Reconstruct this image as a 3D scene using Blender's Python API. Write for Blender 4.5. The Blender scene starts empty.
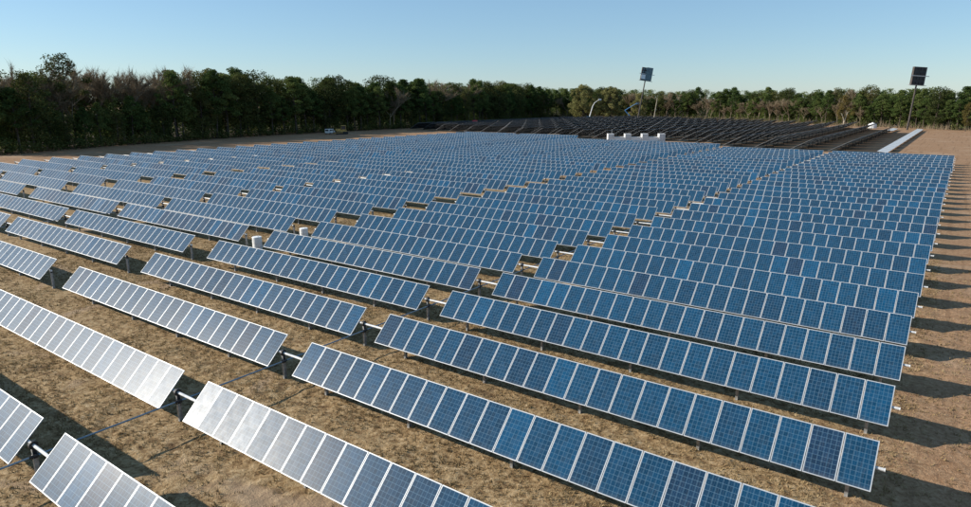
import bpy, math, random
import numpy as np
from mathutils import Matrix, Vector, Euler

random.seed(7)
RNG = np.random.default_rng(7)
SC = bpy.context.scene
COL = SC.collection
R_ = math.radians

# ------------------------------------------------------------------ camera
TUBE = 1.38                                   # height of the tracker axis over the ground
CAM = Vector((0.7967, -22.4788, 11.4656 + TUBE))
PITCH, YAW, ROLL, FPX = 0.2325, -0.6298, -0.001, 645.33
fw = Vector((math.sin(YAW) * math.cos(PITCH), math.cos(YAW) * math.cos(PITCH), -math.sin(PITCH)))
rt = Vector((math.cos(YAW), -math.sin(YAW), 0)); up = rt.cross(fw)
rt2 = math.cos(ROLL) * rt + math.sin(ROLL) * up
up2 = -math.sin(ROLL) * rt + math.cos(ROLL) * up
cam = bpy.data.cameras.new('camera'); cam_o = bpy.data.objects.new('camera', cam); COL.objects.link(cam_o)
m = Matrix((rt2, up2, -fw)).transposed().to_4x4(); m.translation = CAM
cam_o.matrix_world = m
cam.sensor_width = 36; cam.lens = FPX / 971 * 36; cam.clip_start = 0.3; cam.clip_end = 6000
SC.camera = cam_o

# ------------------------------------------------------------------ sky, sun, exposure
SUN_EL, SUN_AZ = 26.0, -120.3                 # azimuth from +Y, clockwise
sd = Vector((math.sin(R_(SUN_AZ)) * math.cos(R_(SUN_EL)), math.cos(R_(SUN_AZ)) * math.cos(R_(SUN_EL)), math.sin(R_(SUN_EL))))
W = bpy.data.worlds.new('World'); SC.world = W; W.use_nodes = True
nt = W.node_tree; nt.nodes.clear()
sky = nt.nodes.new('ShaderNodeTexSky'); sky.sky_type = 'NISHITA'; sky.sun_disc = False
sky.sun_elevation = R_(SUN_EL); sky.sun_rotation = R_(SUN_AZ)
sky.air_density = 1.0; sky.dust_density = 0.1; sky.ozone_density = 4.5; sky.altitude = 0
bg = nt.nodes.new('ShaderNodeBackground'); bg.inputs['Strength'].default_value = 0.093
wo = nt.nodes.new('ShaderNodeOutputWorld')
hz = nt.nodes.new('ShaderNodeMix'); hz.data_type = 'RGBA'; hz.inputs[0].default_value = 0.32
hz.inputs[7].default_value = (2.45, 4.3, 5.9, 1)          # thin even veil over the whole sky
nt.links.new(sky.outputs[0], hz.inputs[6]); nt.links.new(hz.outputs[2], bg.inputs[0]); nt.links.new(bg.outputs[0], wo.inputs[0])
sun = bpy.data.lights.new('sun', 'SUN'); sun.energy = 5.0; sun.angle = R_(0.5); sun.color = (1.0, 0.93, 0.82)
sun_o = bpy.data.objects.new('sun', sun); COL.objects.link(sun_o)
sun_o.rotation_euler = sd.to_track_quat('Z', 'Y').to_euler(); sun_o.location = (-60, -60, 60)
SC.view_settings.view_transform = 'Standard'; SC.view_settings.look = 'None'
SC.view_settings.exposure = 0.5; SC.view_settings.gamma = 1.0
SC.view_settings.use_curve_mapping = False
SC.render.engine = 'CYCLES'
SC.cycles.max_bounces = 6; SC.cycles.diffuse_bounces = 1; SC.cycles.glossy_bounces = 3; SC.cycles.transmission_bounces = 3

# ------------------------------------------------------------------ node helpers and materials
class NB:
    def __init__(self, name):
        self.m = bpy.data.materials.new(name); self.m.use_nodes = True
        self.t = self.m.node_tree; self.t.nodes.clear()
        self.out = self.t.nodes.new('ShaderNodeOutputMaterial')
    def n(self, kind, **kw):
        x = self.t.nodes.new('ShaderNode' + kind)
        for k, v in kw.items(): setattr(x, k, v)
        return x
    def link(self, a, b): self.t.links.new(a, b)
    def put(self, s, v):
        if hasattr(v, 'is_linked') or isinstance(v, bpy.types.NodeSocket): self.link(v, s)
        else: s.default_value = v
    def math(self, op, a, b=0.0, c=None, clamp=False):
        x = self.n('Math', operation=op, use_clamp=clamp)
        self.put(x.inputs[0], a); self.put(x.inputs[1], b)
        if c is not None: self.put(x.inputs[2], c)
        return x.outputs[0]
    def mix(self, f, a, b, blend='MIX'):
        x = self.n('Mix', data_type='RGBA', blend_type=blend)
        self.put(x.inputs[0], f); self.put(x.inputs[6], a if not isinstance(a, tuple) else (*a, 1)); self.put(x.inputs[7], b if not isinstance(b, tuple) else (*b, 1))
        return x.outputs[2]
    def noise(self, vec, scale, detail=3, rough=0.55, dist=0.0):
        x = self.n('TexNoise'); x.inputs['Scale'].default_value = scale; x.inputs['Detail'].default_value = detail
        x.inputs['Roughness'].default_value = rough; x.inputs['Distortion'].default_value = dist
        if vec is not None: self.link(vec, x.inputs['Vector'])
        return x.outputs[0]
    def ramp(self, f, stops):
        x = self.n('ValToRGB'); e = x.color_ramp.elements
        while len(e) < len(stops): e.new(0.5)
        for q, (p, c) in zip(e, stops): q.position = p; q.color = (*c, 1) if len(c) == 3 else c
        self.link(f, x.inputs[0]); return x.outputs[0]
    def step(self, f, a, b):
        x = self.n('MapRange'); x.interpolation_type = 'SMOOTHSTEP'
        self.link(f, x.inputs[0]); x.inputs[1].default_value = a; x.inputs[2].default_value = b
        return x.outputs[0]
    def bump(self, h, strength, dist):
        x = self.n('Bump'); x.inputs['Strength'].default_value = strength; x.inputs['Distance'].default_value = dist
        self.link(h, x.inputs['Height']); return x.outputs[0]
    def principled(self, color, rough=0.6, metal=0.0, spec=0.5, normal=None, **kw):
        x = self.n('BsdfPrincipled')
        self.put(x.inputs['Base Color'], (*color, 1) if isinstance(color, tuple) else color)
        self.put(x.inputs['Roughness'], rough); self.put(x.inputs['Metallic'], metal)
        self.put(x.inputs['Specular IOR Level'], spec)
        for k, v in kw.items(): self.put(x.inputs[k], v)
        if normal is not None: self.link(normal, x.inputs['Normal'])
        return x.outputs[0]
    def done(self, sh): self.link(sh, self.out.inputs[0]); return self.m

def plain(name, color, rough=0.6, metal=0.0, spec=0.5, var=0.12, scale=3.0):
    b = NB(name); tc = b.n('TexCoord')
    n = b.noise(tc.outputs['Object'], scale, 4)
    lo = tuple(c * (1 - var * 1.6) for c in color); hi = tuple(min(1, c * (1 + var)) for c in color)
    c = b.mix(b.step(n, 0.3, 0.7), lo, hi)
    r = b.math('ADD', b.math('MULTIPLY', n, 0.2), rough - 0.1)
    return b.done(b.principled(c, r, metal, spec))

M = {}
# photovoltaic glass: 6 x 10 polycrystalline cells, thin pale grid, small differences from panel to panel
def pv_material():
    b = NB('pv_glass')
    uv = b.n('UVMap', uv_map='UVMap'); sp = b.n('SeparateXYZ'); b.link(uv.outputs[0], sp.inputs[0])
    at = b.n('Attribute', attribute_name='pid'); oi = b.n('ObjectInfo')
    rnd = b.math('FRACT', b.math('ADD', at.outputs['Fac'], oi.outputs['Random']))
    rnd2 = b.math('FRACT', b.math('MULTIPLY', rnd, 17.31))
    u = b.math('MULTIPLY', sp.outputs[0], 6.0); v = b.math('MULTIPLY', sp.outputs[1], 10.0)
    def line(t, wd):
        f = b.math('FRACT', t); d = b.math('MINIMUM', f, b.math('SUBTRACT', 1.0, f))
        return b.math('LESS_THAN', d, wd)
    grid = b.math('MAXIMUM', line(u, 0.038), line(v, 0.038))
    bus = b.math('MULTIPLY', line(b.math('ADD', b.math('MULTIPLY', u, 3.0), 0.5), 0.05), 0.35)
    fl_u = b.math('FLOOR', u); fl_v = b.math('FLOOR', v)
    cv = b.n('CombineXYZ'); b.link(fl_u, cv.inputs[0]); b.link(fl_v, cv.inputs[1]); b.link(b.math('MULTIPLY', rnd, 91.0), cv.inputs[2])
    wn = b.n('TexWhiteNoise', noise_dimensions='3D'); b.link(cv.outputs[0], wn.inputs[0])
    base = b.ramp(rnd, [(0.0, (0.010, 0.029, 0.066)), (0.04, (0.009, 0.030, 0.066)), (0.10, (0.005, 0.034, 0.076)), (0.6, (0.004, 0.045, 0.100)), (0.85, (0.004, 0.038, 0.085)), (1.0, (0.003, 0.058, 0.132))])
    vor = b.n('TexVoronoi'); vor.inputs['Scale'].default_value = 60; b.link(uv.outputs[0], vor.inputs['Vector'])
    k = b.math('ADD', b.math('MULTIPLY', wn.outputs['Value'], 0.36), b.math('ADD', 0.70, b.math('MULTIPLY', vor.outputs['Color'], 0.22)))
    cell = b.mix(1.0, base, k, 'MULTIPLY')
    col = b.mix(b.math('MAXIMUM', b.math('MULTIPLY', grid, 0.55), bus), cell, (0.12, 0.215, 0.30))
    ns = b.n('TexCoord'); dirt = b.noise(ns.outputs['Object'], 2.5, 4)
    rough = b.math('ADD', b.math('MULTIPLY', dirt, 0.10), b.math('ADD', 0.26, b.math('MULTIPLY', rnd2, 0.05)))
    st = b.n('Mapping'); st.inputs['Scale'].default_value = (9.0, 1.2, 1.0); b.link(ns.outputs['Object'], st.inputs['Vector'])
    streak = b.noise(st.outputs[0], 1.5, 3, 0.6)
    foot = b.math('SUBTRACT', 1.0, b.step(sp.outputs[1], 0.0, 0.10))
    dust = b.math('ADD', b.math('MULTIPLY', b.step(streak, 0.45, 0.8), 0.07), b.math('MULTIPLY', foot, b.math('MULTIPLY', dirt, 0.16)))
    col = b.mix(dust, col, (0.36, 0.32, 0.26))
    return b.done(b.principled(col, rough, 0.0, 0.06))
M['pv'] = pv_material()
M['alu'] = plain('anodised_aluminium', (0.42, 0.44, 0.46), 0.45, 0.1, 0.5, 0.06)
M['backsheet'] = plain('dark_backsheet', (0.008, 0.015, 0.020), 0.6, 0, 0.3)
M['galv'] = plain('galvanised_steel', (0.46, 0.47, 0.47), 0.48, 0.55, 0.5, 0.2, 6)
M['tube'] = plain('bright_galvanised_tube', (0.60, 0.61, 0.61), 0.5, 0.1, 0.5, 0.12, 4)
M['black'] = plain('black_bearing', (0.02, 0.02, 0.022), 0.5)
M['rod'] = plain('blue_grey_steel', (0.20, 0.27, 0.33), 0.4, 0.5, 0.5, 0.15)
M['white'] = plain('white_paint', (0.78, 0.78, 0.76), 0.5, 0, 0.5, 0.05)
M['pale'] = plain('pale_sheet_and_sky_sheen', (0.60, 0.61, 0.60), 0.5, 0.1, 0.5, 0.1, 0.6)  # grey sheet metal; on the flat tables it imitates reflected sky
M['concrete'] = plain('concrete', (0.42, 0.40, 0.37), 0.85)
M['blue'] = plain('blue_paint', (0.10, 0.27, 0.50), 0.45)
M['yellow'] = plain('dusty_yellow_paint', (0.55, 0.33, 0.09), 0.6, 0, 0.4, 0.3, 1.5)
M['rubber'] = plain('dark_rubber', (0.025, 0.025, 0.025), 0.8)
M['glass'] = plain('dark_window_glass', (0.03, 0.04, 0.05), 0.12, 0, 0.6)
M['red'] = plain('red_paint', (0.45, 0.03, 0.03), 0.5)
M['wood'] = plain('weathered_wood', (0.30, 0.22, 0.14), 0.85, 0, 0.2, 0.3, 1.2)
M['palewood'] = plain('pale_dead_wood', (0.42, 0.36, 0.27), 0.85, 0, 0.2, 0.25, 0.8)
M['darkpole'] = plain('rusted_dark_steel', (0.075, 0.062, 0.055), 0.7, 0.2, 0.4, 0.3, 1.0)
M['darkpanel'] = plain('dark_lamp_bank', (0.03, 0.035, 0.04), 0.45, 0.2, 0.5, 0.3, 1.0)
M['teal'] = plain('grey_teal_sheet', (0.12, 0.18, 0.20), 0.4, 0.3, 0.5, 0.2, 0.8)
M['bark'] = plain('bark', (0.085, 0.068, 0.052), 0.9, 0, 0.2, 0.35, 1.5)
M['twig'] = plain('grey_brown_twigs', (0.24, 0.19, 0.135), 0.9, 0, 0.2, 0.25, 0.5)

def leaf_material(name, stops, trans=0.25):
    b = NB(name); at = b.n('Attribute', attribute_name='shade'); oi = b.n('ObjectInfo')
    f = b.math('ADD', b.math('MULTIPLY', at.outputs['Fac'], 0.58), b.math('MULTIPLY', oi.outputs['Random'], 0.42))
    c = b.ramp(f, stops)
    d = b.n('BsdfDiffuse'); b.link(c, d.inputs[0])
    t = b.n('BsdfTranslucent'); b.link(c, t.inputs[0])
    x = b.n('MixShader'); x.inputs[0].default_value = trans
    b.link(d.outputs[0], x.inputs[1]); b.link(t.outputs[0], x.inputs[2])
    return b.done(x.outputs[0])
M['pine'] = leaf_material('pine_needles', [(0, (0.030, 0.054, 0.019)), (0.45, (0.074, 0.112, 0.034)), (1, (0.185, 0.205, 0.065))])
M['leaf'] = leaf_material('evergreen_leaves', [(0, (0.028, 0.042, 0.016)), (0.45, (0.068, 0.082, 0.028)), (1, (0.175, 0.165, 0.058))])
M['olive'] = leaf_material('olive_leaves', [(0, (0.12, 0.125, 0.045)), (0.5, (0.20, 0.195, 0.075)), (1, (0.29, 0.26, 0.11))])
M['rust'] = leaf_material('rusty_leaves', [(0, (0.060, 0.055, 0.020)), (0.5, (0.13, 0.105, 0.036)), (1, (0.20, 0.15, 0.055))])
M['twigs'] = leaf_material('bare_twigs', [(0, (0.14, 0.105, 0.070)), (0.5, (0.245, 0.190, 0.125)), (1, (0.37, 0.29, 0.195))], 0.1)
M['straw'] = leaf_material('dry_grass_blades', [(0, (0.13, 0.085, 0.045)), (0.45, (0.30, 0.215, 0.112)), (0.85, (0.50, 0.39, 0.225)), (1, (0.29, 0.265, 0.10))], 0.2)

def ground_material():
    b = NB('dry_ground'); g = b.n('NewGeometry'); p = g.outputs['Position']; sp = b.n('SeparateXYZ'); b.link(p, sp.inputs[0])
    n1 = b.noise(p, 0.09, 4, 0.6); n2 = b.noise(p, 0.75, 5, 0.62, 0.4); n3 = b.noise(p, 5.0, 5, 0.65, 0.6); n4 = b.noise(p, 19.0, 4, 0.7)
    n5 = b.noise(p, 2.1, 4, 0.6, 0.5)
    grass = b.ramp(b.math('ADD', b.math('MULTIPLY', n3, 0.6), b.math('MULTIPLY', n5, 0.4)), [(0.34, (0.075, 0.048, 0.027)), (0.42, (0.235, 0.160, 0.084)), (0.51, (0.41, 0.305, 0.170)), (0.64, (0.62, 0.50, 0.32))])
    grass = b.mix(b.math('MULTIPLY', b.step(n2, 0.54, 0.70), 0.55), grass, (0.125, 0.078, 0.044))
    grass = b.mix(b.math('MULTIPLY', b.step(n1, 0.5, 0.75), 0.35), grass, (0.22, 0.17, 0.075))
    dirt = b.ramp(n3, [(0.2, (0.19, 0.115, 0.068)), (0.5, (0.39, 0.255, 0.158)), (0.8, (0.54, 0.385, 0.26))])
    dirt = b.mix(b.math('MULTIPLY', b.step(n2, 0.5, 0.72), 0.6), dirt, (0.23, 0.135, 0.075))
    dirt = b.mix(b.math('MULTIPLY', b.step(n1, 0.52, 0.7), 0.5), dirt, (0.55, 0.44, 0.33))
    edge = b.math('ADD', sp.outputs[0], b.math('MULTIPLY', b.math('SUBTRACT', n2, 0.5), 6.0))
    mr = b.step(edge, -3.0, 2.0)
    edge2 = b.math('ADD', sp.outputs[1], b.math('MULTIPLY', b.math('SUBTRACT', n2, 0.5), 20.0))
    mf = b.step(edge2, 45.0, 110.0)
    edge3 = b.math('ADD', b.math('MULTIPLY', sp.outputs[0], -1.0), b.math('MULTIPLY', b.math('SUBTRACT', n2, 0.5), 10.0))
    ml = b.step(edge3, 142.0, 150.0)
    pale = b.math('MULTIPLY', b.step(b.noise(p, 0.21, 3, 0.5, 0.8), 0.60, 0.72), 0.75)
    msk = b.math('MAXIMUM', b.math('MAXIMUM', mr, mf), ml)
    c = b.mix(b.math('MULTIPLY', msk, 0.9), grass, dirt)
    c = b.mix(pale, c, (0.46, 0.36, 0.26))
    mp = b.n('Mapping'); mp.inputs['Scale'].default_value = (1.6, 0.05, 1); mp.inputs['Rotation'].default_value = (0, 0, 0.04); b.link(p, mp.inputs['Vector'])
    trk = b.step(b.noise(mp.outputs[0], 1.0, 3, 0.5, 0.3), 0.54, 0.66)
    c = b.mix(b.math('MULTIPLY', b.math('MULTIPLY', trk, msk), 0.45), c, (0.22, 0.14, 0.085))
    fine = b.math('ADD', 0.52, b.math('MULTIPLY', n4, 0.54))
    c = b.mix(1.0, c, fine, 'MULTIPLY'); c = b.mix(1.0, c, (1.04, 0.95, 0.88), 'MULTIPLY')
    h = b.math('ADD', b.math('MULTIPLY', n3, 0.6), b.math('MULTIPLY', n4, 0.4))
    return b.done(b.principled(c, 0.95, 0, 0.1, b.bump(h, 0.9, 0.12)))
M['ground'] = ground_material()

# ------------------------------------------------------------------ mesh helpers
class MB:
    """collects faces of one mesh; build() links it as ONE object"""
    def __init__(self): self.v = []; self.f = []; self.mi = []; self.uv = {}; self.pid = {}
    def face(self, pts, mi=0, uv=None, pid=None):
        i = len(self.v); self.v += [tuple(p) for p in pts]; self.f.append(tuple(range(i, i + len(pts)))); self.mi.append(mi)
        if uv: self.uv[len(self.f) - 1] = uv
        if pid is not None: self.pid[len(self.f) - 1] = pid
    def box(self, x0, x1, y0, y1, z0, z1, mi=0, mat=None):
        c = [Vector((x, y, z)) for z in (z0, z1) for y in (y0, y1) for x in (x0, x1)]
        if mat is not None: c = [mat @ q for q in c]
        i = len(self.v); self.v += [tuple(q) for q in c]
        for q in ((0, 2, 3, 1), (4, 5, 7, 6), (0, 1, 5, 4), (2, 6, 7, 3), (0, 4, 6, 2), (1, 3, 7, 5)):
            self.f.append(tuple(i + k for k in q)); self.mi.append(mi)
    def tube(self, a, b, r0, r1=None, n=8, mi=0, caps=True):
        a, b = Vector(a), Vector(b); r1 = r0 if r1 is None else r1
        d = (b - a).normalized(); s = d.orthogonal().normalized(); t = d.cross(s)
        i = len(self.v)
        for c, r in ((a, r0), (b, r1)):
            for k in range(n):
                w = 2 * math.pi * k / n; self.v.append(tuple(c + r * (math.cos(w) * s + math.sin(w) * t)))
        for k in range(n):
            self.f.append((i + k, i + (k + 1) % n, i + n + (k + 1) % n, i + n + k)); self.mi.append(mi)
        if caps:
            self.f.append(tuple(i + k for k in reversed(range(n)))); self.mi.append(mi)
            self.f.append(tuple(i + n + k for k in range(n))); self.mi.append(mi)
    def mesh(self, name, mats, smooth=False):
        me = bpy.data.meshes.new(name); me.from_pydata(self.v, [], self.f)
        for mm in mats: me.materials.append(M[mm])
        me.polygons.foreach_set('material_index', self.mi)
        if self.uv:
            u = me.uv_layers.new(name='UVMap').data
            for fi, co in self.uv.items():
                for li, q in zip(me.polygons[fi].loop_indices, co): u[li].uv = q
        if self.pid:
            a = me.attributes.new('pid', 'FLOAT', 'FACE').data
            for fi, q in self.pid.items(): a[fi].value = q
        if smooth: me.polygons.foreach_set('use_smooth', [True] * len(me.polygons))
        me.update(); return me
    def build(self, name, mats, parent=None, loc=(0, 0, 0), rot=(0, 0, 0), smooth=False):
        return obj(name, self.mesh(name, mats, smooth), parent, loc, rot)

def obj(name, me, parent=None, loc=(0, 0, 0), rot=(0, 0, 0), scale=None):
    o = bpy.data.objects.new(name, me); COL.objects.link(o)
    o.location = loc; o.rotation_euler = rot
    if scale: o.scale = scale
    if parent is not None: o.parent = parent
    return o
def tag(o, label=None, cat=None, group=None, kind=None):
    if label: o['label'] = label
    if cat: o['category'] = cat
    if group: o['group'] = group
    if kind: o['kind'] = kind
    return o
def empty(name, loc, rot=(0, 0, 0)): return obj(name, None, None, loc, rot)
def soup(name, V, nper, mat, shade=None):
    """V (n, nper, 3): n separate faces as one mesh"""
    n = len(V); me = bpy.data.meshes.new(name)
    me.vertices.add(n * nper); me.vertices.foreach_set('co', V.reshape(-1).astype(np.float32))
    me.loops.add(n * nper); me.loops.foreach_set('vertex_index', np.arange(n * nper, dtype=np.int32))
    me.polygons.add(n); me.polygons.foreach_set('loop_start', np.arange(0, n * nper, nper, dtype=np.int32))
    me.update(calc_edges=True)
    me.materials.append(M[mat])
    if shade is not None:
        a = me.attributes.new('shade', 'FLOAT', 'FACE'); a.data.foreach_set('value', shade.astype(np.float32))
    me.update(); return me
def project(x, y, z):
    d = Vector((x, y, z)) - CAM; dz = d.dot(fw)
    if dz < 0.5: return None
    return 485.5 + FPX * d.dot(rt2) / dz, 253.5 - FPX * d.dot(up2) / dz, dz

def at_px(px, Y):
    """ground point at depth Y (world y) seen in column px"""
    a = fw + (px - 485.5) / FPX * rt2; D = Y - CAM.y
    v = (-CAM.z * a.y - D * a.z) / (D * up2.z + CAM.z * up2.y)
    d = a + v * up2; k = D / d.y; return CAM.x + d.x * k, Y

def vnoise(x, y, seed):
    r = np.random.default_rng(seed).random((256, 256))
    xi = np.floor(x).astype(int); yi = np.floor(y).astype(int); fx = x - xi; fy = y - yi
    fx = fx * fx * (3 - 2 * fx); fy = fy * fy * (3 - 2 * fy)
    a = r[xi % 256, yi % 256]; b_ = r[(xi + 1) % 256, yi % 256]; c = r[xi % 256, (yi + 1) % 256]; d = r[(xi + 1) % 256, (yi + 1) % 256]
    return (a * (1 - fx) + b_ * fx) * (1 - fy) + (c * (1 - fx) + d * fx) * fy

# ------------------------------------------------------------------ ground: one sheet to the horizon, uneven where it is near
def gz(x, y):
    near = np.clip((30 - np.abs(x + 15)) / 14, 0, 1) * np.clip((46 - y) / 18, 0, 1)
    h = (vnoise(x * 0.9, y * 0.9, 1) - 0.5) * 0.055 + (vnoise(x * 2.6, y * 2.6, 2) - 0.5) * 0.075 + (vnoise(x * 0.25, y * 0.25, 3) - 0.5) * 0.05
    rut = np.exp(-((np.mod(y + 1.6 * (vnoise(x * 0.3, y * 0.05, 5) - 0.5), 5.16) - 3.2) / 0.16) ** 2) * (vnoise(x * 0.35, y * 0.35, 6) > 0.52)
    return near * (h - 0.05 * rut)
def ground():
    def axis(lo, hi, st, far):
        a = list(np.arange(lo, hi, st)); s = st; q = hi
        while q < far[1]: a.append(q); s *= 1.28; q += s
        s = st; q = lo - st
        while q > far[0]: a.insert(0, q); s *= 1.28; q -= s
        return np.array([far[0]] + a + [far[1]])
    xs = axis(-44, 12, 0.17, (-4000, 4000)); ys = axis(-20, 44, 0.17, (-3000, 5000))
    X, Y = np.meshgrid(xs, ys, indexing='ij'); Z = gz(X, Y)
    nx, ny = X.shape
    me = bpy.data.meshes.new('ground')
    V = np.stack([X, Y, Z], -1).reshape(-1, 3)
    i = (np.arange(nx - 1)[:, None] * ny + np.arange(ny - 1)[None]).reshape(-1)
    F = np.stack([i, i + ny, i + ny + 1, i + 1], -1)
    me.vertices.add(len(V)); me.vertices.foreach_set('co', V.reshape(-1).astype(np.float32))
    me.loops.add(F.size); me.loops.foreach_set('vertex_index', F.reshape(-1).astype(np.int32))
    me.polygons.add(len(F)); me.polygons.foreach_set('loop_start', np.arange(0, F.size, 4, dtype=np.int32))
    me.update(calc_edges=True); me.polygons.foreach_set('use_smooth', [True] * len(F)); me.materials.append(M['ground'])
    tag(obj('ground', me), kind='structure')
ground()

def dry_grass():
    N = 170000
    x = RNG.uniform(-62, 9, N); y = RNG.uniform(-17, 42, N)
    keep = (vnoise(x * 0.55, y * 0.55, 11) * 0.6 + vnoise(x * 2.2, y * 2.2, 12) * 0.5) > RNG.uniform(0.25, 0.8, N)
    keep &= ~((x > 0.8) & (RNG.random(N) < 0.75))
    x, y = x[keep], y[keep]; z = gz(x, y); n = len(x); B = 4
    sh = np.clip(vnoise(x * 0.35, y * 0.35, 13) * 0.5 + RNG.uniform(0, 0.55, n), 0, 1)
    V = np.zeros((n, B, 3, 3)); hgt = RNG.uniform(0.04, 0.13, n)
    for k in range(B):
        a = RNG.uniform(0, 6.283, n); l = RNG.uniform(0.02, 0.11, n); w = RNG.uniform(0.012, 0.03, n)
        bx = x + RNG.normal(0, 0.05, n); by = y + RNG.normal(0, 0.05, n)
        V[:, k, 0] = np.stack([bx - w * np.sin(a), by + w * np.cos(a), z - 0.01], -1)
        V[:, k, 1] = np.stack([bx + w * np.sin(a), by - w * np.cos(a), z - 0.01], -1)
        V[:, k, 2] = np.stack([bx + l * np.cos(a), by + l * np.sin(a), z + hgt * RNG.uniform(0.6, 1.2, n)], -1)
    shade = np.clip(np.repeat(sh, B) + RNG.normal(0, 0.1, n * B), 0, 1)
    o = obj('dry_grass', soup('dry_grass', V.reshape(-1, 3, 3), 3, 'straw', shade))
    tag(o, 'short dry straw coloured grass between the panel rows', 'grass', kind='stuff')
dry_grass()

# ------------------------------------------------------------------ the tracker field
P = 5.1606; TILT = 0.772; LP = 1.73; NP_ = 22; TL = 22.2; PW = TL / NP_; G1 = 1.75; PERIOD = 49.75
hw = PW / 2 - 0.011; hl = LP / 2; FR = 0.025; FT = 0.038
UVQ = [(0, 0), (1, 0), (1, 1), (0, 1)]
def glass_faces(b, tr=None, pid=None, mi=0):
    q = [(-hw + FR, -hl + FR, -0.004), (hw - FR, -hl + FR, -0.004), (hw - FR, hl - FR, -0.004), (-hw + FR, hl - FR, -0.004)]
    # a white margin lies round the cells under the glass
    mg = 0.007
    c = [(-hw + FR + mg, -hl + FR + mg, -0.003), (hw - FR - mg, -hl + FR + mg, -0.003), (hw - FR - mg, hl - FR - mg, -0.003), (-hw + FR + mg, hl - FR - mg, -0.003)]
    T = (lambda s: [tr @ Vector(k) for k in s]) if tr is not None else (lambda s: s)
    b.face(T(c), mi, UVQ, pid)
    for i in range(4):
        j = (i + 1) % 4; b.face(T([q[i], q[j], c[j], c[i]]), mi + 1)
    b.face(T([(k[0], k[1], -0.030) for k in reversed(q)]), mi + 2)
def frame_faces(b, tr=None, mi=0):
    T = (lambda s: [tr @ Vector(k) for k in s]) if tr is not None else (lambda s: s)
    o = [(-hw, -hl), (hw, -hl), (hw, hl), (-hw, hl)]; i_ = [(-hw + FR, -hl + FR), (hw - FR, -hl + FR), (hw - FR, hl - FR), (-hw + FR, hl - FR)]
    for k in range(4):
        j = (k + 1) % 4
        b.face(T([(*o[k], 0), (*o[j], 0), (*i_[j], 0), (*i_[k], 0)]), mi)
        b.face(T([(*o[k], -FT), (*o[j], -FT), (*o[j], 0), (*o[k], 0)]), mi)
        b.face(T([(*i_[k], -FT), (*o[k], -FT), (*o[j], -FT), (*i_[j], -FT)][::-1]), mi)
        b.face(T([(*i_[k], 0), (*i_[j], 0), (*i_[j], -FT), (*i_[k], -FT)]), mi)
_b = MB(); glass_faces(_b); ME_GLASS = _b.mesh('panel', ['pv', 'alu', 'backsheet'])
_b = MB(); frame_faces(_b); ME_FRAME = _b.mesh('frame', ['alu'])
_b = MB(); glass_faces(_b); frame_faces(_b, None, 1); ME_PANEL = _b.mesh('panel', ['pv', 'alu', 'backsheet'])
# post: wide-flange steel
_b = MB(); ph = TUBE - 0.10
_b.box(-0.055, 0.055, -0.075, -0.067, -0.3, ph); _b.box(-0.055, 0.055, 0.067, 0.075, -0.3, ph); _b.box(-0.004, 0.004, -0.067, 0.067, -0.3, ph)
ME_POST = _b.mesh('post', ['galv'])
_b = MB(); _b.box(-0.05, 0.05, -0.10, 0.10, -0.16, -0.06); _b.tube((-0.045, 0, 0), (0.045, 0, 0), 0.095, n=12)
ME_BEAR = _b.mesh('bearing', ['black'])
_b = MB(); _b.tube((-0.06, 0, 0), (0.06, 0, 0), 0.15, n=12); _b.box(-0.035, 0.035, -0.07, 0.07, -0.42, 0.0); _b.box(-0.05, 0.05, -0.11, 0.11, -0.50, -0.36)
ME_ARM = _b.mesh('drive_arm', ['black'])
_b = MB(); _b.tube((0, 0, 0), (0.012, 0, 0), 0.07, n=12); ME_CAP = _b.mesh('end_cap', ['white'])
ORD = ['first', 'second', 'third', 'fourth', 'fifth', 'sixth', 'seventh', 'eighth', 'ninth', 'tenth', 'eleventh', 'twelfth', 'thirteenth', 'fourteenth', 'fifteenth', 'sixteenth', 'seventeenth', 'eighteenth', 'nineteenth', 'twentieth']
def ordinal(n):
    if n <= 20: return ORD[n - 1]
    t = {2: 'twenty', 3: 'thirty', 4: 'forty'}[n // 10]
    return (t + '-' + ORD[n % 10 - 1]) if n % 10 else {30: 'thirtieth', 40: 'fortieth'}[n]
BLOCK = ['right-hand', 'middle', 'left-hand']
tilts = {}
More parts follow.
